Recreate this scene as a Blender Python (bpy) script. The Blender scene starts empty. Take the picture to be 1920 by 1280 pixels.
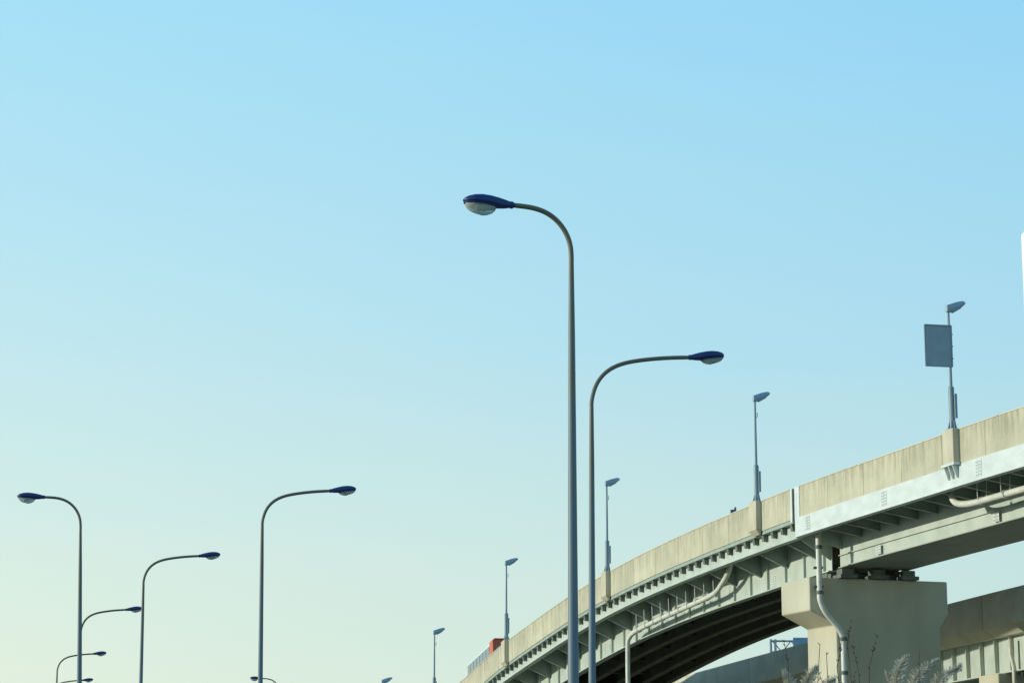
import bpy, math, random
from mathutils import Vector, Matrix
random.seed(7)
scene = bpy.context.scene
COL = scene.collection

# ------------------------------------------------------------------ materials
def new_mat(name):
    m = bpy.data.materials.new(name); m.use_nodes = True
    nt = m.node_tree; b = nt.nodes['Principled BSDF']
    return m, nt, b

def mat_noise(name, c1, c2, scale=3.0, rough=0.6, metal=0.0, stretch=(1,1,1), bump=0.0, spec=0.4, detail=6):
    m, nt, b = new_mat(name)
    tc = nt.nodes.new('ShaderNodeTexCoord'); mp = nt.nodes.new('ShaderNodeMapping')
    mp.inputs['Scale'].default_value = stretch
    nz = nt.nodes.new('ShaderNodeTexNoise'); nz.inputs['Scale'].default_value = scale; nz.inputs['Detail'].default_value = detail
    cr = nt.nodes.new('ShaderNodeValToRGB')
    cr.color_ramp.elements[0].position = 0.35; cr.color_ramp.elements[1].position = 0.65
    cr.color_ramp.elements[0].color = (*c1, 1); cr.color_ramp.elements[1].color = (*c2, 1)
    L = nt.links.new
    L(tc.outputs['Object'], mp.inputs['Vector']); L(mp.outputs[0], nz.inputs['Vector'])
    L(nz.outputs['Fac'], cr.inputs[0]); L(cr.outputs[0], b.inputs['Base Color'])
    b.inputs['Roughness'].default_value = rough; b.inputs['Metallic'].default_value = metal
    b.inputs['Specular IOR Level'].default_value = spec
    if bump:
        bp = nt.nodes.new('ShaderNodeBump'); bp.inputs['Strength'].default_value = bump; bp.inputs['Distance'].default_value = 0.02
        L(nz.outputs['Fac'], bp.inputs['Height']); L(bp.outputs[0], b.inputs['Normal'])
    return m

def mat_concrete_uv(name, base, dark, joint=5.2, streak=1.0, jointdark=0.55):
    """UV = metres (length, depth below the top)."""
    m, nt, b = new_mat(name); N = nt.nodes.new; L = nt.links.new
    uv = N('ShaderNodeUVMap')
    sep = N('ShaderNodeSeparateXYZ'); L(uv.outputs[0], sep.inputs[0])
    mp = N('ShaderNodeMapping'); mp.inputs['Scale'].default_value = (1.7, 0.16, 1)
    L(uv.outputs[0], mp.inputs['Vector'])
    n1 = N('ShaderNodeTexNoise'); n1.inputs['Scale'].default_value = 1.0; n1.inputs['Detail'].default_value = 8; n1.inputs['Roughness'].default_value = 0.75
    L(mp.outputs[0], n1.inputs['Vector'])
    r1 = N('ShaderNodeMapRange'); r1.inputs['From Min'].default_value = 0.44; r1.inputs['From Max'].default_value = 0.66
    L(n1.outputs['Fac'], r1.inputs['Value'])
    n2 = N('ShaderNodeTexNoise'); n2.inputs['Scale'].default_value = 0.4; n2.inputs['Detail'].default_value = 9; n2.inputs['Roughness'].default_value = 0.65
    L(uv.outputs[0], n2.inputs['Vector'])
    r2 = N('ShaderNodeMapRange'); r2.inputs['From Min'].default_value = 0.42; r2.inputs['From Max'].default_value = 0.66
    L(n2.outputs['Fac'], r2.inputs['Value'])
    tp = N('ShaderNodeMapRange'); tp.inputs['From Min'].default_value = 0.0; tp.inputs['From Max'].default_value = 1.5
    tp.inputs['To Min'].default_value = 1.0; tp.inputs['To Max'].default_value = 0.25
    L(sep.outputs['Y'], tp.inputs['Value'])
    mu = N('ShaderNodeMath'); mu.operation = 'MULTIPLY'; L(r1.outputs[0], mu.inputs[0]); L(tp.outputs[0], mu.inputs[1])
    mu2 = N('ShaderNodeMath'); mu2.operation = 'MULTIPLY'; L(mu.outputs[0], mu2.inputs[0]); mu2.inputs[1].default_value = streak
    mx = N('ShaderNodeMix'); mx.data_type = 'RGBA'
    mx.inputs['A'].default_value = (*base, 1); mx.inputs['B'].default_value = (*dark, 1); L(mu2.outputs[0], mx.inputs['Factor'])
    mx2 = N('ShaderNodeMix'); mx2.data_type = 'RGBA'; mx2.blend_type = 'MULTIPLY'
    ml = N('ShaderNodeMath'); ml.operation = 'MULTIPLY'; L(r2.outputs[0], ml.inputs[0]); ml.inputs[1].default_value = 0.65
    L(ml.outputs[0], mx2.inputs['Factor']); L(mx.outputs['Result'], mx2.inputs['A']); mx2.inputs['B'].default_value = (0.72, 0.73, 0.70, 1)
    dv = N('ShaderNodeMath'); dv.operation = 'DIVIDE'; L(sep.outputs['X'], dv.inputs[0]); dv.inputs[1].default_value = joint
    fr = N('ShaderNodeMath'); fr.operation = 'FRACT'; L(dv.outputs[0], fr.inputs[0])
    fl = N('ShaderNodeMath'); fl.operation = 'FLOOR'; L(dv.outputs[0], fl.inputs[0])
    wn = N('ShaderNodeTexWhiteNoise'); wn.noise_dimensions = '1D'; L(fl.outputs[0], wn.inputs['W'])
    wr = N('ShaderNodeMapRange'); wr.inputs['To Min'].default_value = .91; wr.inputs['To Max'].default_value = 1.05; L(wn.outputs['Value'], wr.inputs['Value'])
    vs = N('ShaderNodeVectorMath'); vs.operation = 'SCALE'; L(mx2.outputs['Result'], vs.inputs[0]); L(wr.outputs[0], vs.inputs['Scale'])
    lt = N('ShaderNodeMath'); lt.operation = 'LESS_THAN'; L(fr.outputs[0], lt.inputs[0]); lt.inputs[1].default_value = 0.016
    lj = N('ShaderNodeMath'); lj.operation = 'MULTIPLY'; L(lt.outputs[0], lj.inputs[0]); lj.inputs[1].default_value = jointdark
    mx3 = N('ShaderNodeMix'); mx3.data_type = 'RGBA'; mx3.blend_type = 'MULTIPLY'
    L(lj.outputs[0], mx3.inputs['Factor']); L(vs.outputs[0], mx3.inputs['A']); mx3.inputs['B'].default_value = (0.35, 0.33, 0.27, 1)
    L(mx3.outputs['Result'], b.inputs['Base Color'])
    b.inputs['Roughness'].default_value = 0.88; b.inputs['Specular IOR Level'].default_value = 0.2
    bp = N('ShaderNodeBump'); bp.inputs['Strength'].default_value = 0.2; bp.inputs['Distance'].default_value = 0.02
    n3 = N('ShaderNodeTexNoise'); n3.inputs['Scale'].default_value = 6; n3.inputs['Detail'].default_value = 6; L(uv.outputs[0], n3.inputs['Vector'])
    L(n3.outputs['Fac'], bp.inputs['Height']); L(bp.outputs[0], b.inputs['Normal'])
    return m

M_CONC = mat_concrete_uv('parapet_concrete', (0.55, 0.53, 0.385), (0.25, 0.235, 0.16))
M_CONC2 = mat_concrete_uv('parapet_concrete_smooth', (0.62, 0.59, 0.46), (0.42, 0.40, 0.30), joint=9.0, streak=0.35)
M_PIER = mat_noise('pier_concrete', (0.45, 0.435, 0.32), (0.55, 0.53, 0.40), 0.35, 0.85, stretch=(1, 1, 0.5), bump=0.15, spec=0.2)
M_FASC = mat_noise('white_painted_steel', (0.53, 0.59, 0.56), (0.62, 0.68, 0.645), 0.8, 0.5, stretch=(1, 1, 2))
M_GREEN = mat_noise('pale_green_painted_steel', (0.40, 0.47, 0.405), (0.49, 0.56, 0.49), 0.7, 0.5)
M_GREEND = mat_noise('green_steel_rib', (0.26, 0.33, 0.28), (0.32, 0.40, 0.34), 1.2, 0.6)
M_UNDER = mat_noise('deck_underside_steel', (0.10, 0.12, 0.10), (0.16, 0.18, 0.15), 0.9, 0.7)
M_BROWN = mat_noise('brown_girder_underside', (0.12, 0.115, 0.08), (0.19, 0.18, 0.13), 0.9, 0.8)  # plain dark brown for the inner girders and far-span soffit
M_BOXB = mat_noise('box_girder_bottom', (0.31, 0.34, 0.30), (0.38, 0.41, 0.36), 0.5, 0.6)
M_PIPE = mat_noise('drain_pipe_grey_pvc', (0.54, 0.56, 0.48), (0.66, 0.67, 0.58), 1.4, 0.45)
M_BRK = mat_noise('pipe_clamp_steel', (0.07, 0.09, 0.09), (0.12, 0.14, 0.14), 3, 0.5)
M_ASPH = mat_noise('asphalt', (0.042, 0.042, 0.045), (0.062, 0.062, 0.064), 2.5, 0.9, bump=0.3)
M_LINE = mat_noise('road_paint_white', (0.70, 0.70, 0.68), (0.80, 0.80, 0.78), 3, 0.7)
M_KERB = mat_noise('kerb_concrete', (0.32, 0.31, 0.28), (0.42, 0.41, 0.37), 2, 0.9)
M_PAVE = mat_noise('pavement_concrete', (0.26, 0.25, 0.23), (0.34, 0.33, 0.30), 1.5, 0.9)
M_GROUND = mat_noise('dry_grass_ground', (0.11, 0.11, 0.06), (0.19, 0.175, 0.11), 0.3, 0.95)
M_BLUE = mat_noise('blue_lamp_housing', (0.008, 0.030, 0.12), (0.012, 0.042, 0.16), 5, 0.42)
M_HPOLE = mat_noise('highway_pole_steel', (0.20, 0.28, 0.31), (0.26, 0.34, 0.37), 2, 0.5, stretch=(1, 1, .3))
M_HHEAD = mat_noise('highway_lamp_housing', (0.26, 0.37, 0.44), (0.32, 0.43, 0.50), 2, 0.5)
M_SIGN = mat_noise('sign_back_aluminium', (0.25, 0.34, 0.37), (0.29, 0.38, 0.41), 1.5, 0.5)
M_ORANGE = mat_noise('bus_orange_paint', (0.50, 0.09, 0.025), (0.55, 0.11, 0.03), 1, 0.35)
M_BUSW = mat_noise('bus_white_paint', (0.55, 0.60, 0.58), (0.62, 0.66, 0.64), 1, 0.35)
M_DARK = mat_noise('dark_rubber', (0.02, 0.02, 0.02), (0.04, 0.04, 0.04), 2, 0.8)
M_WHITE = mat_noise('white_render_wall', (0.72, 0.76, 0.77), (0.80, 0.83, 0.83), 0.2, 0.8)
M_PLUME = mat_noise('pampas_plume', (0.38, 0.38, 0.30), (0.54, 0.53, 0.43), 8, 0.9)
M_BLADE = mat_noise('pampas_leaf', (0.16, 0.17, 0.07), (0.26, 0.24, 0.12), 4, 0.8)
M_TWIG = mat_noise('dry_twig', (0.05, 0.038, 0.026), (0.10, 0.07, 0.045), 4, 0.9)

def mat_pole():
    m, nt, b = new_mat('galvanised_weathered_pole'); N = nt.nodes.new; L = nt.links.new
    tc = N('ShaderNodeTexCoord'); sep = N('ShaderNodeSeparateXYZ'); L(tc.outputs['Object'], sep.inputs[0])
    mp = N('ShaderNodeMapping'); mp.inputs['Scale'].default_value = (6, 6, 1.2); L(tc.outputs['Object'], mp.inputs[0])
    nz = N('ShaderNodeTexNoise'); nz.inputs['Scale'].default_value = 1.5; nz.inputs['Detail'].default_value = 8; L(mp.outputs[0], nz.inputs['Vector'])
    mr = N('ShaderNodeMapRange'); mr.inputs['From Min'].default_value = 5.5; mr.inputs['From Max'].default_value = 9.6
    mr.inputs['To Min'].default_value = -0.30; mr.inputs['To Max'].default_value = 0.30
    L(sep.outputs['Z'], mr.inputs['Value'])
    ad = N('ShaderNodeMath'); ad.operation = 'ADD'; L(mr.outputs[0], ad.inputs[0]); L(nz.outputs['Fac'], ad.inputs[1])
    cr = N('ShaderNodeValToRGB'); e = cr.color_ramp.elements
    e[0].position = 0.25; e[0].color = (0.12, 0.18, 0.205, 1)
    e[1].position = 0.78; e[1].color = (0.15, 0.145, 0.095, 1)
    L(ad.outputs[0], cr.inputs[0]); L(cr.outputs[0], b.inputs['Base Color'])
    b.inputs['Roughness'].default_value = 0.55; b.inputs['Metallic'].default_value = 0.1
    return m
M_POLE = mat_pole()

def mat_glass():
    m, nt, b = new_mat('lamp_glass_bowl'); N = nt.nodes.new; L = nt.links.new
    b.inputs['Base Color'].default_value = (0.62, 0.68, 0.60, 1)
    b.inputs['Roughness'].default_value = 0.22
    b.inputs['Transmission Weight'].default_value = 0.5
    b.inputs['IOR'].default_value = 1.12
    tc = N('ShaderNodeTexCoord'); wv = N('ShaderNodeTexNoise'); wv.inputs['Scale'].default_value = 14
    L(tc.outputs['Object'], wv.inputs['Vector'])
    bp = N('ShaderNodeBump'); bp.inputs['Strength'].default_value = 0.15; bp.inputs['Distance'].default_value = 0.01
    L(wv.outputs['Fac'], bp.inputs['Height']); L(bp.outputs[0], b.inputs['Normal'])
    return m
M_GLASS = mat_glass()
def mat_win():
    m, nt, b = new_mat('window_glass')
    b.inputs['Base Color'].default_value = (0.16, 0.22, 0.24, 1); b.inputs['Roughness'].default_value = 0.08
    return m
M_WIN = mat_win()

# ------------------------------------------------------------------ mesh builder
class MB:
    def __init__(s): s.v = []; s.f = []; s.uv = []; s.m = []
    def face(s, idx, uv=None, mi=0):
        s.f.append(idx); s.uv.append(uv or [(0, 0)] * len(idx)); s.m.append(mi)
    def hexa(s, P, mi=0):
        o = len(s.v); s.v += [tuple(p) for p in P]
        for q in ((0, 3, 2, 1), (4, 5, 6, 7), (0, 1, 5, 4), (1, 2, 6, 5), (2, 3, 7, 6), (3, 0, 4, 7)):
            s.face([o + i for i in q], None, mi)
    def box(s, c, size, mi=0, R=None):
        hx, hy, hz = [k / 2 for k in size]; c = Vector(c)
        P = []
        for z in (-hz, hz):
            for x, y in ((-hx, -hy), (hx, -hy), (hx, hy), (-hx, hy)):
                w = Vector((x, y, z))
                if R: w = R @ w
                P.append(c + w)
        s.hexa(P, mi)
    def tube(s, pts, rad, n=12, mi=0, cap=True):
        pts = [Vector(p) for p in pts]
        if not isinstance(rad, (list, tuple)): rad = [rad] * len(pts)
        o = len(s.v); ref = None
        for i, p in enumerate(pts):
            t = (pts[min(i + 1, len(pts) - 1)] - pts[max(i - 1, 0)]).normalized()
            if ref is None:
                ref = Vector((0, 1, 0)) if abs(t.y) < .8 else Vector((1, 0, 0))
            a = (ref - t * ref.dot(t)).normalized(); ref = a; b = t.cross(a)
            for k in range(n):
                th = 2 * math.pi * k / n
                s.v.append(tuple(p + (a * math.cos(th) + b * math.sin(th)) * rad[i]))
        for i in range(len(pts) - 1):
            for k in range(n):
                k2 = (k + 1) % n
                s.face([o + i * n + k, o + i * n + k2, o + (i + 1) * n + k2, o + (i + 1) * n + k], None, mi)
        if cap:
            s.face([o + k for k in range(n)][::-1], None, mi)
            s.face([o + (len(pts) - 1) * n + k for k in range(n)], None, mi)
    def loft(s, rings, mi=0, cap=True):
        o = len(s.v); n = len(rings[0])
        for r in rings: s.v += [tuple(p) for p in r]
        for i in range(len(rings) - 1):
            for k in range(n):
                k2 = (k + 1) % n
                s.face([o + i * n + k, o + i * n + k2, o + (i + 1) * n + k2, o + (i + 1) * n + k], None, mi)
        if cap:
            s.face([o + k for k in range(n)][::-1], None, mi)
            s.face([o + (len(rings) - 1) * n + k for k in range(n)], None, mi)
    def obj(s, name, mats, parent=None, smooth=False, bevel=0, fix=True):
        me = bpy.data.meshes.new(name); me.from_pydata(s.v, [], s.f)
        uvl = me.uv_layers.new(name='UVMap')
        k = 0
        for fu in s.uv:
            for c in fu: uvl.data[k].uv = c; k += 1
        if not isinstance(mats, (list, tuple)): mats = [mats]
        for mm in mats: me.materials.append(mm)
        for p, mi in zip(me.polygons, s.m): p.material_index = mi; p.use_smooth = smooth
        if fix:
            import bmesh
            bm = bmesh.new(); bm.from_mesh(me); bmesh.ops.recalc_face_normals(bm, faces=bm.faces); bm.to_mesh(me); bm.free()
        ob = bpy.data.objects.new(name, me); COL.objects.link(ob)
        if parent: ob.parent = parent
        if bevel:
            bv = ob.modifiers.new('bevel', 'BEVEL'); bv.width = bevel; bv.segments = 2; bv.limit_method = 'ANGLE'
        return ob

def empty(name, loc=(0, 0, 0)):
    e = bpy.data.objects.new(name, None); e.location = loc; e.empty_display_size = 0.5; COL.objects.link(e); return e

# ------------------------------------------------------------------ ground & road
mb = MB(); R = 3000
mb.v = [(-R, -R, 0), (R, -R, 0), (R, R, 0), (-R, R, 0)]; mb.face([0, 1, 2, 3])
mb.obj('ground', M_GROUND)

RD = Vector((-0.272, 0.962, 0)); RN = Vector((0.962, 0.272, 0))
R0 = Vector((1.5, 45, 0))
def rp(a, s, z): return R0 + RD * a + RN * s + Vector((0, 0, z))
def strip(mb, a0, a1, s0, s1, z, mi=0):
    o = len(mb.v); mb.v += [tuple(rp(a0, s0, z)), tuple(rp(a0, s1, z)), tuple(rp(a1, s1, z)), tuple(rp(a1, s0, z))]
    mb.face([o, o + 1, o + 2, o + 3], None, mi)
mb = MB(); strip(mb, -140, 600, 0.9, 9.5, 0.004); strip(mb, -140, 600, -11.6, -3.4, 0.004); mb.obj('road', M_ASPH)
mb = MB()
for s in (1.2, 9.2, -11.3, -3.7): strip(mb, -140, 600, s - .07, s + .07, 0.008)
a = -138
while a < 590:
    strip(mb, a, a + 5, 5.13, 5.27, 0.008); strip(mb, a, a + 5, -7.57, -7.43, 0.008); a += 10
mb.obj('road_markings', M_LINE)
mb = MB()
for s0, s1 in ((0.7, 0.9), (9.5, 9.7), (-11.8, -11.6), (-3.4, -3.2)):
    mb.hexa([rp(-140, s0, 0), rp(-140, s1, 0), rp(600, s1, 0), rp(600, s0, 0), rp(-140, s0, .14), rp(-140, s1, .14), rp(600, s1, .14), rp(600, s0, .14)])
mb.obj('kerb', M_KERB)
mb = MB()
mb.hexa([rp(-140, -3.2, 0), rp(-140, .7, 0), rp(600, .7, 0), rp(600, -3.2, 0), rp(-140, -3.2, .136), rp(-140, .7, .136), rp(600, .7, .136), rp(600, -3.2, .136)])
mb.obj('pavement', M_PAVE)

# ------------------------------------------------------------------ street lamps
def lamp_head(parent, origin, pitch, bowl=1.0):
    o = Vector(origin); R = Matrix.Rotation(-pitch, 3, 'Y')
    T = lambda x, y, z: o + R @ Vector((x, y, z))
    prof = [(-.02, .035, .038, -.036), (.04, .045, .046, -.044), (.12, .062, .066, -.060), (.22, .098, .084, -.066), (.34, .140, .098, -.060),
            (.46, .160, .101, -.052), (.57, .150, .088, -.046), (.66, .112, .060, -.034), (.705, .060, .030, -.018), (.722, .02, .010, -.004)]
    mb = MB(); rings = []
    n = 20
    for x, w, t, b in prof:
        r = []
        for k in range(n):
            th = 2 * math.pi * k / n; c, s_ = math.cos(th), math.sin(th)
            yy = w * (abs(c) ** .7) * (1 if c > 0 else -1)
            zz = (t if s_ > 0 else -b) * (abs(s_) ** .75) * (1 if s_ > 0 else -1)
            r.append(T(x, yy, zz))
        rings.append(r)
    mb.loft(rings)
    mb.obj('housing', M_BLUE, parent, smooth=True)
    mb = MB(); pts = []
    for k in range(28):
        th = 2 * math.pi * k / 28
        pts.append(T(.465 + .238 * math.cos(th), .148 * math.sin(th), -.046 + .012 * math.cos(th)))
    mb.tube(pts + [pts[0]], .011, 6, cap=False)
    mb.tube([T(.0, 0, .0), T(.035, 0, .0)], .052, 14)
    mb.obj('rim', M_BLUE, parent, smooth=True)
    mb = MB(); rings = []
    for j in range(8):
        ph = (math.pi / 2) * j / 7.6
        r = []
        for k in range(24):
            th = 2 * math.pi * k / 24
            r.append(T(.465 + .228 * math.cos(ph) * math.cos(th), .138 * math.cos(ph) * math.sin(th), -.048 - .138 * bowl * math.sin(ph) + .01 * math.cos(th)))
        rings.append(r)
    mb.loft(rings); mb.obj('glass_bowl', M_GLASS, parent, smooth=True)
    mb = MB(); mb.tube([T(.34, 0, -.07), T(.40, 0, -.08), T(.52, 0, -.08), T(.55, 0, -.07)], [.02, .04, .045, .02], 10)
    mb.obj('bulb', M_WHITE, parent, smooth=True)

def street_lamp(x, y, kind, lean=0.0, h=10.2, sc=1.0):
    e = empty('street_lamp', (x, y, 0.0))
    mb = MB()
    if kind == 'R':
        P = [(0, -.98), (0.0, -.90), (.02, -.78), (.07, -.62), (.15, -.475), (.27, -.345), (.42, -.245), (.62, -.165), (.88, -.105), (1.2, -.055), (1.5, -.022), (1.80, 0)]
        rb, rt = .088, .040; pitch = math.radians(6); bowl = .75
    else:
        P = [(0, -.78), (0, -.68), (.012, -.54), (.05, -.41), (.115, -.29), (.205, -.185), (.32, -.10), (.45, -.045), (.62, -.012), (.86, 0)]
        rb, rt = .096, .036; pitch = math.radians(2); bowl = 1.0
    P = [(a * sc, b * sc) for a, b in P]
    pts = []; rad = []
    z0 = h + P[0][1]
    for i in range(9):
        t = i / 9; pts.append(Vector((0, 0, z0 * t))); rad.append(rb + (rt + .006 - rb) * t)
    Q = [Vector((px, 0, h + pz)) for px, pz in P]
    for i in range(len(Q) - 1):
        p0 = Q[max(i - 1, 0)]; p1 = Q[i]; p2 = Q[i + 1]; p3 = Q[min(i + 2, len(Q) - 1)]
        for k in range(3):
            t = k / 3
            pts.append(0.5 * ((2 * p1) + (p2 - p0) * t + (2 * p0 - 5 * p1 + 4 * p2 - p3) * t * t + (3 * p1 - p0 - 3 * p2 + p3) * t ** 3))
            rad.append(rt)
    pts.append(Q[-1]); rad.append(rt * .9)
    mb.tube(pts, rad, 16)
    mb.obj('pole', M_POLE, e, smooth=True)
    mb = MB(); mb.tube([(0, 0, 0.13), (0, 0, .17)], .22, 12)
    for k in range(4):
        an = math.pi / 4 + k * math.pi / 2
        mb.tube([(.16 * math.cos(an), .16 * math.sin(an), .17), (.16 * math.cos(an), .16 * math.sin(an), .22)], .02, 6)
    mb.box((0, -rb - .01, 1.1), (.11, .03, .4))
    mb.obj('base_plate', M_POLE, e)
    lamp_head(e, Q[-1], pitch, bowl)
    ang = math.atan2(RN.y, RN.x)
    if kind == 'L': ang += math.pi
    e.rotation_mode = 'QUATERNION'
    e.rotation_quaternion = (Matrix.Rotation(lean, 4, 'Y') @ Matrix.Rotation(ang, 4, 'Z')).to_quaternion()
    return e

street_lamp(1.475, 45.0, 'R', 0.004, 10.39, 1.10)
street_lamp(-6.50, 62.9, 'R', -0.008)
street_lamp(-12.06, 78.8, 'R', -0.004)
street_lamp(-17.72, 99.4, 'R', -0.006)
street_lamp(-23.7, 126, 'R')
street_lamp(-28.5, 150, 'R')
street_lamp(0.837, 33.0, 'L', 0, 10.10)
street_lamp(-11.33, 64.2, 'L', -0.028, 10.15, 1.12)
street_lamp(-14.1, 147, 'L', 0, 10.1, 1.3)

# ------------------------------------------------------------------ viaducts
class Line:
    def __init__(s, pts): s.p = pts
    def ev(s, d):
        p = s.p; i = 0
        while i < len(p) - 2 and d > p[i + 1][0]: i += 1
        d0, d1 = p[i][0], p[i + 1][0]; t = (d - d0) / (d1 - d0); h = d1 - d0
        out = []
        for c in (1, 2):
            def sl(j):
                if j <= 0: return (p[1][c] - p[0][c]) / (p[1][0] - p[0][0])
                if j >= len(p) - 1: return (p[-1][c] - p[-2][c]) / (p[-1][0] - p[-2][0])
                return (p[j + 1][c] - p[j - 1][c]) / (p[j + 1][0] - p[j - 1][0])
            m0, m1 = sl(i) * h, sl(i + 1) * h
            out.append((2 * t**3 - 3 * t**2 + 1) * p[i][c] + (t**3 - 2 * t**2 + t) * m0 + (-2 * t**3 + 3 * t**2) * p[i + 1][c] + (t**3 - t**2) * m1)
        return out
    def P(s, d, o, z):
        x, zt = s.ev(d); t, n = s.frame(d)
        return Vector((x, d, zt + z)) + n * o
    def frame(s, d):
        x2, _ = s.ev(d + .5); x1, _ = s.ev(d - .5)
        t = Vector((x2 - x1, 1.0, 0)).normalized(); n = Vector((t.y, -t.x, 0)); return t, n

def sweep(mb, ln, prof, d0, d1, step=2.0, mi=0):
    n = max(1, int(round((d1 - d0) / step))); m = len(prof); o = len(mb.v)
    arc = [0]; last = None
    for i in range(n + 1):
        d = d0 + (d1 - d0) * i / n; p = ln.P(d, 0, 0)
        if last is not None: arc.append(arc[-1] + (p - last).length)
        last = p
        for (s_, z_) in prof: mb.v.append(tuple(ln.P(d, s_, z_)))
    for i in range(n):
        for k in range(m):
            k2 = (k + 1) % m
            A = (d0 + arc[i], d0 + arc[i + 1]); za, zb = -prof[k][1], -prof[k2][1]
            if abs(za - zb) < .01: za, zb = 3 + prof[k][0], 3 + prof[k2][0]
            mb.face([o + i * m + k, o + i * m + k2, o + (i + 1) * m + k2, o + (i + 1) * m + k],
                    [(A[0], za), (A[0], zb), (A[1], zb), (A[1], za)], mi)
    mb.face([o + k for k in range(m)][::-1], [(d0 + prof[k][0], -prof[k][1]) for k in range(m)][::-1], mi)
    mb.face([o + n * m + k for k in range(m)], [(d0 + prof[k][0], -prof[k][1]) for k in range(m)], mi)
def rect(s0, s1, z0, z1): return [(s0, z1), (s1, z1), (s1, z0), (s0, z0)]
def vbox(mb, ln, d0, d1, s0, s1, z0, z1, mi=0):
    mb.hexa([ln.P(d0, s0, z0), ln.P(d0, s1, z0), ln.P(d1, s1, z0), ln.P(d1, s0, z0), ln.P(d0, s0, z1), ln.P(d0, s1, z1), ln.P(d1, s1, z1), ln.P(d1, s0, z1)], mi)
def vplate(mb, ln, d, th, poly, mi=0):
    o = len(mb.v); m = len(poly)
    for dd in (d - th / 2, d + th / 2):
        for s_, z_ in poly: mb.v.append(tuple(ln.P(dd, s_, z_)))
    mb.face([o + k for k in range(m)], None, mi); mb.face([o + m + k for k in range(m)][::-1], None, mi)
    for k in range(m):
        k2 = (k + 1) % m; mb.face([o + k, o + k2, o + m + k2, o + m + k], None, mi)

V1 = Line([(60, 57.6, 25.9), (90, 46.6, 25.9), (110, 39.2, 25.6), (136.3, 29.5, 24.98), (144, 26.8, 24.8), (171, 17.6, 23.95), (202.6, 8.1, 22.15), (233, -.5, 18.6),
           (250, -4.95, 16.0), (263, -8.4, 14.2), (293, -15.6, 10.6), (340, -25, 6.5)])
EH = empty('elevated_highway', (20, 165, 0))
def vobj(mb, name, mats, **k):
    ob = mb.obj(name, mats, None, **k)
    ob.parent = EH; ob.matrix_parent_inverse = Matrix.Translation(-EH.location); return ob

W = 11.4; WF = 15.4; J0, J1 = 165.0, 165.35; JW = 176.0; RZ = -1.35
def deckprof(W): return [(0, 0), (.28, 0), (.36, RZ), (W - .36, RZ), (W - .28, 0), (W, 0), (W, -2.1), (W - .4, -2.1), (W - .4, -2.05), (.4, -2.05), (.4, -2.1), (0, -2.1)]
mb = MB(); sweep(mb, V1, deckprof(W), 62, J0); sweep(mb, V1, deckprof(WF), J1, 338)
vobj(mb, 'parapet_and_deck', M_CONC)
mb = MB(); sweep(mb, V1, rect(-.035, .315, .003, .07), 62, J0 - .8); sweep(mb, V1, rect(-.035, .315, .003, .07), J1 + .4, 338)
vobj(mb, 'parapet_coping', M_CONC2)
mb = MB(); sweep(mb, V1, rect(.4, W - .4, RZ + .003, RZ + .015), 62, J0, 4); sweep(mb, V1, rect(.4, WF - .4, RZ + .003, RZ + .015), J1, 338, 4); vobj(mb, 'roadway', M_ASPH)
mb = MB()
for s_ in (1.0, W - 1.0): sweep(mb, V1, rect(s_ - .07, s_ + .07, RZ + .016, RZ + .019), 62, 338, 4)
d = 64
while d < 334:
    sweep(mb, V1, rect(W / 2 - .07, W / 2 + .07, RZ + .016, RZ + .019), d, d + 4, 4); d += 12
vobj(mb, 'lane_markings', M_LINE)

# near (box girder) span
mb = MB()
sweep(mb, V1, rect(-.07, .06, -3.36, -2.104), 62, J0 - .1)
sweep(mb, V1, rect(-.14, .34, -3.44, -3.364), 62, J0 - .1)
sweep(mb, V1, rect(W - .06, W + .07, -3.36, -2.104), 62, J0 - .1)
sweep(mb, V1, rect(W - .34, W + .14, -3.44, -3.364), 62, J0 - .1)
vobj(mb, 'white_fascia_girder', M_FASC)
mb = MB()
sweep(mb, V1, rect(3.2, 3.26, -5.4, -2.5), 62, J0 - .3); sweep(mb, V1, rect(8.14, 8.2, -5.4, -2.5), 62, J0 - .3)
vplate(mb, V1, J0 - .5, .06, [(3.27, -2.5), (8.13, -2.5), (8.13, -5.39), (3.27, -5.39)])
sweep(mb, V1, rect(3.06, 3.195, -4.62, -4.56), 62, J0 - .3)
vobj(mb, 'box_girder_web', M_GREEN)
mb = MB(); sweep(mb, V1, rect(3.02, 8.38, -5.47, -5.403), 62, J0 - .3); vobj(mb, 'box_girder_bottom', M_BOXB)
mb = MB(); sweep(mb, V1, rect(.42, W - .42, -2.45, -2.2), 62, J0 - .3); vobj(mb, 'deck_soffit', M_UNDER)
mb = MB(); d = 64.0
while d < J0 - 1.2:
    for sg in (0, 1):
        f = (lambda s_: s_) if sg == 0 else (lambda s_: W - s_)
        vplate(mb, V1, d, .05, [(f(.07), -2.46), (f(3.19), -2.46), (f(3.19), -3.7), (f(.07), -3.2)])
        vplate(mb, V1, d, .22, [(f(.35), -3.26), (f(3.19), -3.705), (f(3.19), -3.75), (f(.35), -3.31)])
    d += 2.5
vobj(mb, 'cantilever_brackets', M_GREEND)

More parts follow.
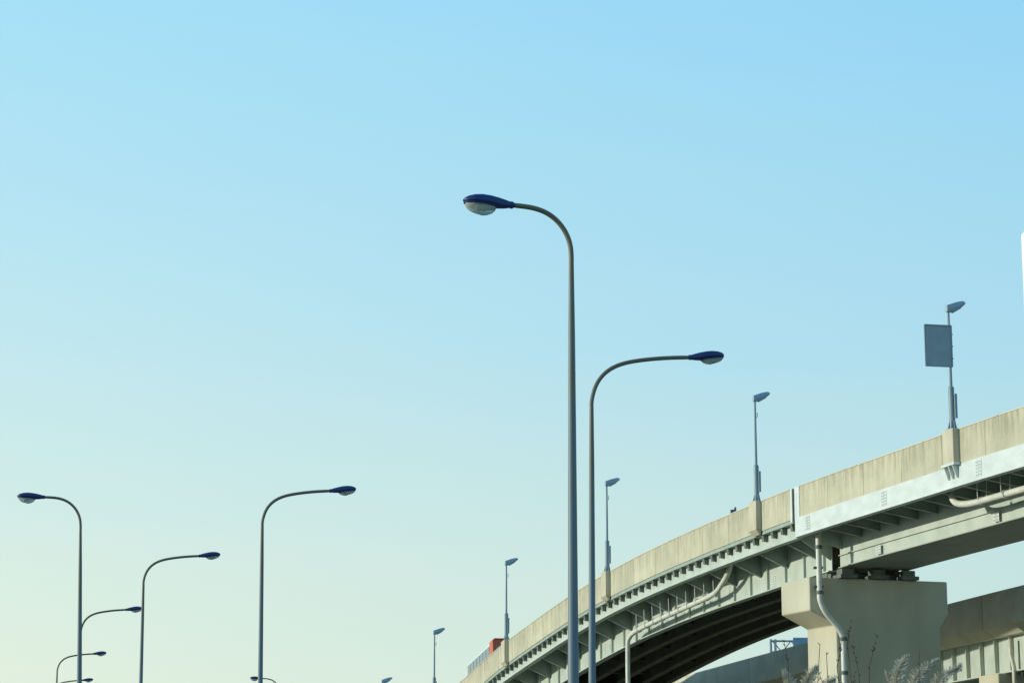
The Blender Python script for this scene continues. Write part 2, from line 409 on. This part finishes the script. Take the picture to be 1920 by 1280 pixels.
# far (plate girder) spans
mb = MB()
sweep(mb, V1, rect(.50, .56, -3.30, -2.06), J1, 338); sweep(mb, V1, rect(.30, .80, -3.40, -3.304), J1, 338)
sweep(mb, V1, rect(WF - .56, WF - .5, -3.30, -2.06), JW, 338)
vobj(mb, 'edge_beam', M_GREEN)
mb = MB(); sweep(mb, V1, rect(.06, .44, -2.36, -2.104), J1, 338); vobj(mb, 'slab_haunch', M_GREEND)
mb = MB(); d = J1 + .6
while d < 330:
    vplate(mb, V1, d, .34, [(.12, -2.365), (.47, -2.365), (.47, -2.80), (.20, -2.80)])
    d += 1.55
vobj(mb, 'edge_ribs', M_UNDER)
mb = MB()
sweep(mb, V1, rect(3.0, 3.06, -5.5, -2.3), J1 + .2, 338); sweep(mb, V1, rect(2.72, 3.34, -5.58, -5.503), J1 + .2, 338)
d = J1 + 1.2
while d < 330:
    vplate(mb, V1, d, .05, [(2.82, -2.45), (2.998, -2.45), (2.998, -5.49), (2.82, -5.49)]); d += 3.1
vobj(mb, 'outer_plate_girder', M_GREEN)
mb = MB()
for s_ in (5.6, 8.1, 10.6, 12.9):
    j = J1 + .2 if s_ < 9 else JW
    sweep(mb, V1, rect(s_, s_ + .06, -5.5, -2.3), j, 338); sweep(mb, V1, rect(s_ - .28, s_ + .34, -5.58, -5.503), j, 338)
sweep(mb, V1, rect(.58, WF - .58, -2.28, -2.12), J1, 338)
d = J1 + 1.0
while d < 330:
    e = 12.89 if d > JW else 8.09
    vplate(mb, V1, d, .06, [(3.07, -2.5), (e, -2.5), (e, -4.9), (3.07, -4.9)]); vplate(mb, V1, d, .3, [(3.07, -4.9), (e, -4.9), (e, -4.96), (3.07, -4.96)])
    d += 6.2
vobj(mb, 'inner_girders', M_BROWN)
mb = MB(); d = J1 + 2.6
while d < 330:
    vplate(mb, V1, d, .06, [(.57, -2.32), (2.99, -2.32), (2.99, -4.3), (.57, -3.25)])
    vplate(mb, V1, d, .26, [(.8, -3.36), (2.99, -4.305), (2.99, -4.36), (.8, -3.415)])
    d += 4.65
vobj(mb, 'cantilever_brackets_far', M_GREEND)
mb = MB()
vplate(mb, V1, J1 + .35, .06, [(.58, -2.3), (2.98, -2.3), (2.98, -4.8), (.58, -3.35)])
vplate(mb, V1, J0 - .6, .06, [(.4, -2.46), (3.18, -2.46), (3.18, -4.2), (.4, -3.4)])
vobj(mb, 'end_diaphragms', M_GREEN)
mb = MB()
vbox(mb, V1, J0 - .75, J0 - .02, -.04, .2, -2.3, .075); vbox(mb, V1, J1 + .02, J1 + .3, -.035, .2, -2.3, .07)
vobj(mb, 'expansion_joint_cover', M_FASC)
mb = MB(); vbox(mb, V1, J0 - .01, J1 + .01, .05, W - .05, -2.1, RZ - .05); vbox(mb, V1, J0 - .01, J1 + .01, .06, .24, RZ - .04, -.05)
vobj(mb, 'expansion_joint_seal', M_DARK)

mb = MB(); mbb = MB()
def splice(d, s_, z0, z1, w=.34):
    vbox(mb, V1, d - w, d - .03, s_ - .025, s_ - .002, z0, z1); vbox(mb, V1, d + .03, d + w, s_ - .025, s_ - .002, z0, z1)
    n = int((z1 - z0) / .16)
    for k in range(n):
        z = z0 + (k + .5) * (z1 - z0) / n
        for dd in (-w * .55, w * .55): vbox(mbb, V1, d + dd - .06, d + dd + .06, s_ - .045, s_ - .026, z - .03, z + .03)
for d in (96, 110, 122, 133, 141.2, 152.5, 163.0): splice(d, -.07, -3.2, -2.25)
for d in (112, 128, 144.5, 159): splice(d, 3.04, -5.3, -4.7)
for d in (175, 187, 199, 211, 223, 240): splice(d, 3.0, -5.4, -4.5)
vobj(mb, 'splice_plates', M_FASC); vobj(mbb, 'splice_bolts', M_GREEND)

mb = MB()
for dp in (165.2, 225.0, 105.0):
    for s_ in (3.3, 5.7, 8.0):
        for dd in (-1.0, 1.2):
            vbox(mb, V1, dp + dd - .4, dp + dd + .4, s_ - .45, s_ + .45, -6.0, -5.59); vbox(mb, V1, dp + dd - .6, dp + dd + .6, s_ - .65, s_ + .65, -6.25, -6.0)
    vbox(mb, V1, dp - .2, dp + .2, 2.6, 9.0, -6.2, -5.8)
vobj(mb, 'bearings', M_UNDER)

def pier(ln, d, thick, zt_rel, s0, s1, c0, c1, hcap=2.25, tap=.95):
    t, n = ln.frame(d); base = ln.P(d, 0, 0); top = base.z + zt_rel
    out = [(s0, top), (s1, top), (s1, top - hcap), (c1, top - hcap - tap), (c1, 0), (c0, 0), (c0, top - hcap - tap), (s0, top - hcap)]
    mb = MB(); m = len(out)
    for k in (0, thick):
        for s_, z_ in out:
            p = Vector((base.x, base.y, 0)) + n * s_ + t * k; mb.v.append((p.x, p.y, z_))
    mb.face([k for k in range(m)]); mb.face([m + k for k in range(m)][::-1])
    for k in range(m):
        k2 = (k + 1) % m; mb.face([k, k2, m + k2, m + k])
    return mb
for d in (164.0, 223.8, 284, 104):
    vobj(pier(V1, d, 4.6, -6.25, .45, 11.05, 2.4, 10.4), 'pier', M_PIER, bevel=.09)

def tubeobj(pts, r, name, n=14):
    mb = MB()
    Q = [Vector(p) for p in pts]; S = []
    for i in range(len(Q) - 1):
        p0 = Q[max(i - 1, 0)]; p1 = Q[i]; p2 = Q[i + 1]; p3 = Q[min(i + 2, len(Q) - 1)]
        for k in range(5):
            t = k / 5
            S.append(0.5 * ((2 * p1) + (p2 - p0) * t + (2 * p0 - 5 * p1 + 4 * p2 - p3) * t * t + (3 * p1 - p0 - 3 * p2 + p3) * t ** 3))
    S.append(Q[-1]); mb.tube(S, r, n); return vobj(mb, name, M_PIPE, smooth=True)
t, n = V1.frame(164)
def pp(s_, z, k=-.45):
    b = V1.P(164, 0, 0); q = Vector((b.x, b.y, 0)) + n * s_ + t * k; return (q.x, q.y, z)
tubeobj([pp(1.0, 21.2), pp(1.0, 20.6), pp(1.0, 18.5), pp(1.0, 17.0), pp(1.05, 16.3), pp(1.45, 15.5), pp(2.2, 14.7), pp(2.62, 14.0), pp(2.7, 13.2), pp(2.7, 9), pp(2.7, .3)], .20, 'pier_drain_pipe')
mb = MB()
for z in (17.3, 18.6):
    c = pp(1.0, z, -.3); mb.box(c, (.62, .5, .14), 0)
for z in (13.2, 10.8, 8, 5):
    c = pp(2.7, z, -.3); mb.box(c, (.62, .5, .12), 0)
for z in (16.9, 20.0, 13.8, 11.5):
    c = pp(1.0 if z > 14 else 2.7, z); mb.tube([(c[0], c[1], z - .12), (c[0], c[1], z + .12)], .25, 14)
vobj(mb, 'pipe_clamps', M_BRK)
pts = [V1.P(146.6, 1.2, -2.6), V1.P(146.5, 1.2, -3.4), V1.P(146.0, 1.25, -4.0), V1.P(144.5, 1.35, -4.25)] + [V1.P(dd, 1.5, -4.25 - (143 - dd) * .003) for dd in (142, 138, 132, 126, 118, 108, 98)]
tubeobj(pts, .21, 'gutter_pipe_near')
mb = MB(); d = 143.5
while d > 100:
    p = V1.P(d, 1.5, -4.25); t2, n2 = V1.frame(d)
    mb.tube([p - t2 * .07, p + t2 * .07], .27, 14); mb.tube([p + n2 * .3 + Vector((0, 0, .05)), V1.P(d, 1.85, -2.5)], .03, 6); mb.tube([p - n2 * .3 + Vector((0, 0, .05)), V1.P(d, 1.15, -2.5)], .03, 6)
    d -= 2.6
vobj(mb, 'pipe_hangers_near', M_FASC)
pts = [V1.P(179.5, 1.6, -2.8), V1.P(180.2, 1.6, -3.6), V1.P(181.6, 1.7, -4.2), V1.P(184, 1.9, -4.7), V1.P(190, 2.0, -4.85), V1.P(197, 2.0, -4.95), V1.P(201.5, 2.0, -5.05), V1.P(203.0, 2.0, -5.35)]
e0 = V1.P(203.4, 2.0, -6.1); pts += [e0, (e0.x, e0.y, 10), (e0.x, e0.y, 3)]
tubeobj(pts, .20, 'gutter_pipe_far')
mb = MB(); d = 183.5
while d < 202:
    z = -4.7 - (d - 184) * .02; p = V1.P(d, 2.0, z)
    t2, n2 = V1.frame(d)
    mb.tube([p - t2 * .07, p + t2 * .07], .26, 12); mb.tube([p - n2 * .22, V1.P(d, 1.75, -3.6)], .035, 6)
    d += 1.9
vobj(mb, 'pipe_hangers_far', M_FASC)

LD = (144.0, 171.0, 202.6, 233.0, 263.0, 293.0, 118.0)
mb = MB(); mbs = MB()
for d in LD:
    vbox(mb, V1, d - .62, d + .62, -.42, .36, -2.0, .09)
    a = [V1.P(d - .62, -.42, -2.003), V1.P(d - .62, -.005, -2.003), V1.P(d + .62, -.005, -2.003), V1.P(d + .62, -.42, -2.003)]
    if d < 165:
        vbox(mbs, V1, d - .75, d + .75, -.5, -.08, -2.16, -2.003)
        for k in (-.5, 0, .5): vplate(mbs, V1, d + k, .08, [(-.45, -2.165), (-.075, -2.165), (-.075, -2.9), (-.2, -2.9)])
    else:
        b = [V1.P(d - .5, -.1, -2.35), V1.P(d - .5, -.005, -2.35), V1.P(d + .5, -.005, -2.35), V1.P(d + .5, -.1, -2.35)]
        mb.hexa(b + a)
vobj(mb, 'lamp_pilasters', mat_noise('pilaster_concrete', (0.42, 0.39, 0.28), (0.56, 0.53, 0.40), .8, .9, stretch=(1, 1, .4), spec=.2), bevel=.03)
vobj(mbs, 'pilaster_brackets', M_FASC)
mb = MB(); p = V1.P(175.6, .15, .06); mb.box(p + Vector((0, 0, .14)), (.42, .35, .24)); mb.tube([p + Vector((.1, 0, .2)), p + Vector((.15, 0, .45))], .08, 8)
vobj(mb, 'parapet_sensor_box', M_BRK)

def highway_lamp(d):
    b = V1.P(d, -.05, .09); t, n = V1.frame(d)
    e = empty('highway_lamp', b); e.rotation_euler = (0, 0, math.atan2(n.y, n.x))
    mb = MB()
    mb.tube([(0, 0, .04), (0, 0, 2.6), (0, 0, 2.68)], [.19, .185, .12], 14)
    mb.tube([(0, 0, 2.6), (0, 0, 7.35)], [.10, .075], 12)
    mb.box((0, 0, .02), (.62, .62, .05))
    for k in range(8):
        an = k * math.pi / 4
        mb.hexa([(.19 * math.cos(an) - .01, .19 * math.sin(an) - .01, .045), (.30 * math.cos(an), .30 * math.sin(an) - .01, .045), (.30 * math.cos(an), .30 * math.sin(an) + .01, .045), (.19 * math.cos(an), .19 * math.sin(an) + .01, .045),
                 (.18 * math.cos(an) - .01, .18 * math.sin(an) - .01, .5), (.2 * math.cos(an), .2 * math.sin(an) - .01, .5), (.2 * math.cos(an), .2 * math.sin(an) + .01, .5), (.18 * math.cos(an), .18 * math.sin(an) + .01, .5)])
    mb.obj('pole', M_HPOLE, e, smooth=False)
    mb = MB(); mb.box((.15, -.24, 1.45), (.16, .12, 1.5)); mb.tube([(.13, 0, 6.1), (.17, 0, 6.25), (.17, 0, 6.5)], .03, 6); mb.obj('control_box', M_HPOLE, e, bevel=.02)
    mb = MB()
    prof = [(-.14, .16, 7.30, 7.72), (.10, .20, 7.28, 7.80), (.42, .24, 7.36, 7.92), (.85, .22, 7.62, 8.03), (1.02, .20, 7.76, 8.04), (1.16, .14, 7.88, 7.97)]
    rings = []
    for x, w, zb, zt in prof:
        rings.append([(x, -w * .7, zb), (x, w * .7, zb), (x, w, (zb + zt) / 2 - .02), (x, w * .75, zt), (x, -w * .75, zt), (x, -w, (zb + zt) / 2 - .02)])
    mb.loft(rings); mb.obj('lamp_head', M_HHEAD, e, bevel=.02)
    mb = MB(); mb.hexa([(.3, -.13, 7.26), (.82, -.12, 7.56), (.82, .12, 7.56), (.3, .13, 7.26), (.3, -.13, 7.33), (.82, -.12, 7.62), (.82, .12, 7.62), (.3, .13, 7.33)]); mb.obj('lens', M_GLASS, e)
    return e
for d in LD: highway_lamp(d)

b = V1.P(144, -.05, .09); t, n = V1.frame(144)
se = empty('road_sign', (b.x, b.y, b.z)); se.rotation_euler = (0, 0, math.atan2(n.y, n.x) - .12)
mb = MB(); mb.box((-.78, -.14, 5.15), (1.68, .05, 2.55)); mb.obj('panel', M_SIGN, se)
mb = MB()
for z in (3.88, 6.42): mb.box((-.78, -.15, z), (1.76, .10, .07))
for x in (-1.64, .08): mb.box((x, -.15, 5.15), (.07, .098, 2.47))
mb.obj('frame', M_HPOLE, se)
mb = MB()
for z in (4.4, 5.15, 5.9): mb.box((-.66, -.07, z), (1.7, .08, .08)); mb.box((0, 0, z), (.26, .26, .1))
mb.obj('mounting_rails', M_HPOLE, se)

# ------------------------------------------------------------------ bus on the viaduct
BD = 245.6
bc = V1.P(BD, 1.85, RZ + .02); t, n = V1.frame(BD)
zs = (V1.ev(BD + 5)[1] - V1.ev(BD - 5)[1]) / math.hypot(10, V1.ev(BD + 5)[0] - V1.ev(BD - 5)[0])
be = empty('bus', bc)
X = n; Y = Vector((t.x, t.y, zs)).normalized(); Z = X.cross(Y)
be.rotation_mode = 'QUATERNION'; be.rotation_quaternion = Matrix((X, Y, Z)).transposed().to_quaternion()
mb = MB(); rings = []
for y, k in ((-5.6, .93), (-5.45, 1.0), (5.4, 1.0), (5.6, .92)):
    pr = [(-1.24, .35), (1.24, .35), (1.25, 1.2), (1.2, 2.8), (1.05, 3.26), (.6, 3.36), (-.6, 3.36), (-1.05, 3.26), (-1.2, 2.8), (-1.25, 1.2)]
    rings.append([(x * k, y, .35 + (z - .35) * (k * .3 + .7)) for x, z in pr])
mb.loft(rings); mb.obj('body', M_BUSW, be, bevel=.03)
mb = MB(); mb.box((0, -5.0, 1.88), (2.54, 1.4, 2.76)); mb.box((0, -4.95, 3.32), (2.2, 1.5, .16)); mb.obj('orange_rear', M_ORANGE, be, bevel=.08)
mb = MB(); mb.box((0, -5.72, 2.2), (1.9, .04, .8)); mb.box((0, 5.62, 1.9), (2.1, .04, 1.4))
for sx in (-1, 1):
    for k in range(7): mb.box((sx * 1.235, -3.5 + k * 1.35, 2.38), (.05, 1.2, .95))
mb.obj('windows', M_WIN, be)
mb = MB()
for sx in (-1.02, 1.02):
    for y in (-3.2, 3.3): mb.tube([(sx - .14, y, .5), (sx + .14, y, .5)], .5, 20)
mb.obj('wheels', M_DARK, be)

# ------------------------------------------------------------------ second, lower viaduct
V2 = Line([(90, 58.0, 18.2), (120, 48.6, 18.25), (170, 36.2, 18.0), (215, 26.2, 17.2), (245, 18.4, 16.3), (290, 5.5, 14.6), (340, -9, 12)])
EH = empty('elevated_highway', (36, 180, 0))
W2 = 9.5
deck2 = [(0, 0), (.28, 0), (.36, -1.1), (W2 - .36, -1.1), (W2 - .28, 0), (W2, 0), (W2, -2.5), (W2 - .5, -3.1), (.9, -3.1), (0, -2.5)]
mb = MB(); sweep(mb, V2, deck2, 92, 338, 3); vobj(mb, 'parapet_and_deck', M_CONC2)
mb = MB(); sweep(mb, V2, rect(.38, W2 - .38, -1.097, -1.085), 92, 338, 4); vobj(mb, 'roadway', M_ASPH)
mb = MB(); sweep(mb, V2, rect(1.6, 1.66, -5.6, -3.103), 92, 338, 3); sweep(mb, V2, rect(1.3, 1.95, -5.7, -5.603), 92, 338, 3)
sweep(mb, V2, rect(7.4, 7.46, -5.6, -3.103), 92, 338, 3)
d = 100
while d < 330:
    vplate(mb, V2, d, .07, [(1.25, -3.11), (1.598, -3.11), (1.598, -5.6), (1.3, -5.6)]); vplate(mb, V2, d, .05, [(1.67, -3.11), (7.39, -3.11), (7.39, -5.4), (1.67, -5.4)]); d += 2.6
vobj(mb, 'plate_girder', M_GREEN)
for d in (176, 232, 130, 290): vobj(pier(V2, d, 3.5, -5.75, .6, 8.9, 1.6, 7.9, hcap=1.6, tap=.9), 'pier', M_PIER, bevel=.08)
mb = MB(); p = V2.P(174.6, 1.0, -3.4)
mb.tube([p, p - Vector((0, 0, 1.0)), p - Vector((-.2, 0, 2)), p - Vector((-.2, 0, 13))], .16, 10); vobj(mb, 'drain_pipe', M_PIPE, smooth=True)
mb = MB(); mb.box(p + Vector((1.0, -.2, -1.6)), (.6, .3, 2.2)); vobj(mb, 'junction_box', M_BRK)

ge = empty('sign_gantry', (31.5, 262, 0))
mb = MB()
for x in (-3.4, -2.9, 3.6): mb.tube([(x, 0, 0), (x, 0, 21.0)], .13, 8)
for z in (19.6, 20.8): mb.tube([(-3.4, 0, z), (3.6, 0, z)], .1, 8)
for k in range(7): mb.tube([(-3.2 + k, 0, 19.6 if k % 2 else 20.8), (-2.2 + k, 0, 20.8 if k % 2 else 19.6)], .06, 6)
for k in range(16): mb.tube([(-3.4, 0, 12 + k * .5), (-2.9, 0, 12 + k * .5)], .05, 6)
mb.obj('frame', M_HPOLE, ge)
mb = MB(); mb.box((0.6, -.25, 20.2), (3.2, .12, 1.9)); mb.obj('sign_back', mat_noise('sign_back_blue', (.16, .30, .42), (.2, .34, .46), 1, .5), ge)

wb = empty('white_tower_building', (54.65, 200, 0))
H = 52.6
mb = MB(); mb.box((0, 0, H / 2), (19.0, 14, H)); mb.obj('walls', M_WHITE, wb, bevel=.1)
mb = MB()
for fl in range(12):
    for k in range(5): mb.box((-6.4 + k * 3.2, -7.02, 3 + fl * 3.8), (1.8, .08, 1.6))
mb.obj('windows', M_WIN, wb)

# ------------------------------------------------------------------ pampas grass + bare shrub
def pampas(x, y, stems, seed):
    random.seed(seed)
    e = empty('pampas_grass', (x, y, 0)); ms = MB(); mp_ = MB(); ml = MB()
    for (dx, dy, h, lx, L_) in stems:
        top = Vector((dx + lx * .2, dy, h - L_)); pts = [Vector((dx * .3, dy * .3, 0)), Vector((dx * .7, dy * .7, (h - L_) * .5)), top]
        axis = []
        for k in range(9):
            u = k / 8; axis.append(top + Vector((lx * 1.1 * u * u, 0, L_ * (u * 1.25 - .45 * u * u))))
        ms.tube(pts + axis[1:], [.006, .005, .004] + [.002] * 8, 5)
        for k in range(1000):
            u = random.random(); i = min(int(u * 8), 7); p = axis[i].lerp(axis[i + 1], u * 8 - i)
            spread = .055 * math.sin(math.pi * min(1, u * .85 + .12)) + .008
            an = random.uniform(0, 6.283); out = Vector((math.cos(an), math.sin(an), 0))
            q = p + out * spread * random.uniform(.3, 1.2) + Vector((lx * .12, 0, random.uniform(-.02, .06)))
            sd = out.cross(Vector((0, 0, 1))) * .0012
            o = len(mp_.v); mp_.v += [tuple(p - sd), tuple(p + sd), tuple(q + sd), tuple(q - sd + Vector((0, 0, .004)))]
            mp_.face([o, o + 1, o + 2, o + 3])
    for k in range(70):
        an = random.uniform(0, 6.283); Ln = random.uniform(.9, 1.7); r = random.uniform(.4, .9)
        o = len(ml.v)
        for j in range(8):
            u = j / 7; p = Vector((math.cos(an) * r * u ** 1.5, math.sin(an) * r * u ** 1.5, Ln * (1.25 * u - .45 * u * u)))
            w = .01 * (1 - u) + .001; sd = Vector((-math.sin(an), math.cos(an), 0)) * w
            ml.v += [tuple(p - sd), tuple(p + sd)]
        for j in range(7): ml.face([o + 2 * j, o + 2 * j + 1, o + 2 * j + 3, o + 2 * j + 2])
    ms.obj('stems', M_BLADE, e); mp_.obj('plumes', M_PLUME, e, fix=False); ml.obj('leaves', M_BLADE, e, fix=False)
pampas(3.27, 20.0, [(-.13, 0, 2.99, .10, .40), (.01, .2, 2.97, .20, .40), (.12, -.1, 2.90, .22, .36), (-.02, .1, 2.85, -.10, .33)], 3)
pampas(2.40, 20.2, [(-.02, 0, 2.87, -.08, .36), (.04, .2, 2.92, .10, .34), (.12, .1, 2.82, .14, .33)], 5)
random.seed(11)
te = empty('bare_shrub', (2.80, 19.5, 0)); mb = MB()
def twig(p, dirn, L_, r, lvl):
    pts = [p]; q = p; dv = dirn.copy()
    for k in range(8):
        dv = (dv + Vector((random.uniform(-.05, .05), random.uniform(-.05, .05), .03))).normalized(); q = q + dv * (L_ / 8); pts.append(q)
        if lvl < 1 and k > 4 and random.random() < .55:
            sd = (dv + Vector((random.uniform(-.5, .5), random.uniform(-.4, .4), .2))).normalized(); twig(q, sd, L_ * random.uniform(.05, .10), r * .5, lvl + 1)
    mb.tube(pts, [r * (1 - .65 * k / 8) for k in range(9)], 5)
    for k in range(8):
        j = random.randint(5 if lvl == 0 else 1, 7); f = random.random(); b0 = pts[j].lerp(pts[j + 1], f)
        mb.tube([b0, b0 + Vector((random.choice((-1, 1)) * .016, 0, .018))], [.004, .002], 4)
for (dx, lean, h) in ((-.36, -.03, 3.0), (-.28, .0, 2.94), (.16, .02, 3.02), (.30, .05, 2.96), (-.02, 0.0, 2.85), (-.16, .04, 2.82), (-.44, -.02, 2.85), (.05, .03, 2.8)):
    twig(Vector((dx, random.uniform(-.2, .2), 0)), Vector((lean * .5, 0, 1)).normalized(), h, .0075, 0)
mb.obj('branches', M_TWIG, te)

# ------------------------------------------------------------------ world + sun
SUN_EL = math.radians(11.5); az = Vector((-1, -0.05, 0)).normalized()
sdir = Vector((az.x * math.cos(SUN_EL), az.y * math.cos(SUN_EL), math.sin(SUN_EL)))
w = bpy.data.worlds.new('World'); scene.world = w; w.use_nodes = True
nt = w.node_tree; N = nt.nodes.new; L = nt.links.new
bg = nt.nodes['Background']; bg.inputs['Strength'].default_value = 0.1
sky = N('ShaderNodeTexSky'); sky.sky_type = 'NISHITA'; sky.sun_disc = False; sky.sun_elevation = SUN_EL; sky.sun_rotation = math.atan2(az.x, az.y)
sky.dust_density = 1.0
tc = N('ShaderNodeTexCoord'); sep = N('ShaderNodeSeparateXYZ'); L(tc.outputs['Generated'], sep.inputs[0])
cr = N('ShaderNodeValToRGB'); E = cr.color_ramp.elements
stops = [(0.0, (.81, .91, .75)), (.056, (.775, .90, .77)), (.10, (.715, .885, .81)), (.139, (.645, .865, .85)), (.196, (.535, .83, .92)), (.332, (.39, .775, .985)), (.55, (.20, .50, .85)), (1.0, (.10, .28, .62))]
E[0].position = 0; E[0].color = (*stops[0][1], 1); E[1].position = 1; E[1].color = (*stops[-1][1], 1)
for p, c in stops[1:-1]:
    e = E.new(p); e.color = (*c, 1)
nz = N('ShaderNodeTexNoise'); mp = N('ShaderNodeMapping'); mp.inputs['Scale'].default_value = (3, 3, 22); L(tc.outputs['Generated'], mp.inputs[0]); L(mp.outputs[0], nz.inputs['Vector'])
nz.inputs['Scale'].default_value = 1.0; nz.inputs['Detail'].default_value = 5
ns = N('ShaderNodeMath'); ns.operation = 'MULTIPLY_ADD'; L(nz.outputs['Fac'], ns.inputs[0]); ns.inputs[1].default_value = 0.03; ns.inputs[2].default_value = -.015
az_ = N('ShaderNodeMath'); az_.operation = 'ADD'; L(sep.outputs['Z'], az_.inputs[0]); L(ns.outputs[0], az_.inputs[1])
L(az_.outputs[0], cr.inputs[0])
mr = N('ShaderNodeMapRange'); mr.inputs['From Min'].default_value = -.25; mr.inputs['From Max'].default_value = .30; L(sep.outputs['X'], mr.inputs['Value'])
mx = N('ShaderNodeMix'); mx.data_type = 'RGBA'; mx.inputs['A'].default_value = (1.04, 1.02, 1.0, 1); mx.inputs['B'].default_value = (.76, .88, .965, 1); L(mr.outputs[0], mx.inputs['Factor'])
mm = N('ShaderNodeMix'); mm.data_type = 'RGBA'; mm.blend_type = 'MULTIPLY'; mm.inputs['Factor'].default_value = 1; L(cr.outputs[0], mm.inputs['A']); L(mx.outputs['Result'], mm.inputs['B'])
sc = N('ShaderNodeVectorMath'); sc.operation = 'SCALE'; sc.inputs['Scale'].default_value = 10; L(mm.outputs['Result'], sc.inputs[0])
fin = N('ShaderNodeMix'); fin.data_type = 'RGBA'; fin.inputs['Factor'].default_value = .93; L(sky.outputs[0], fin.inputs['A']); L(sc.outputs[0], fin.inputs['B'])
L(fin.outputs['Result'], bg.inputs['Color'])

sl = bpy.data.lights.new('sun', 'SUN'); sl.energy = 3.4; sl.angle = math.radians(.5); sl.color = (1, .945, .80)
so = bpy.data.objects.new('sun', sl); COL.objects.link(so); so.rotation_euler = sdir.to_track_quat('Z', 'Y').to_euler(); so.location = (-60, 0, 60)

cam = bpy.data.cameras.new('camera'); co = bpy.data.objects.new('camera', cam); COL.objects.link(co)
cam.sensor_fit = 'HORIZONTAL'; cam.sensor_width = 36; cam.lens = 84.375; cam.clip_end = 6000
co.location = (0, 0, 1.6); co.rotation_euler = (math.radians(90 + 11.297), 0, 0)
scene.camera = co
scene.view_settings.view_transform = 'Standard'; scene.view_settings.look = 'None'; scene.view_settings.exposure = 0
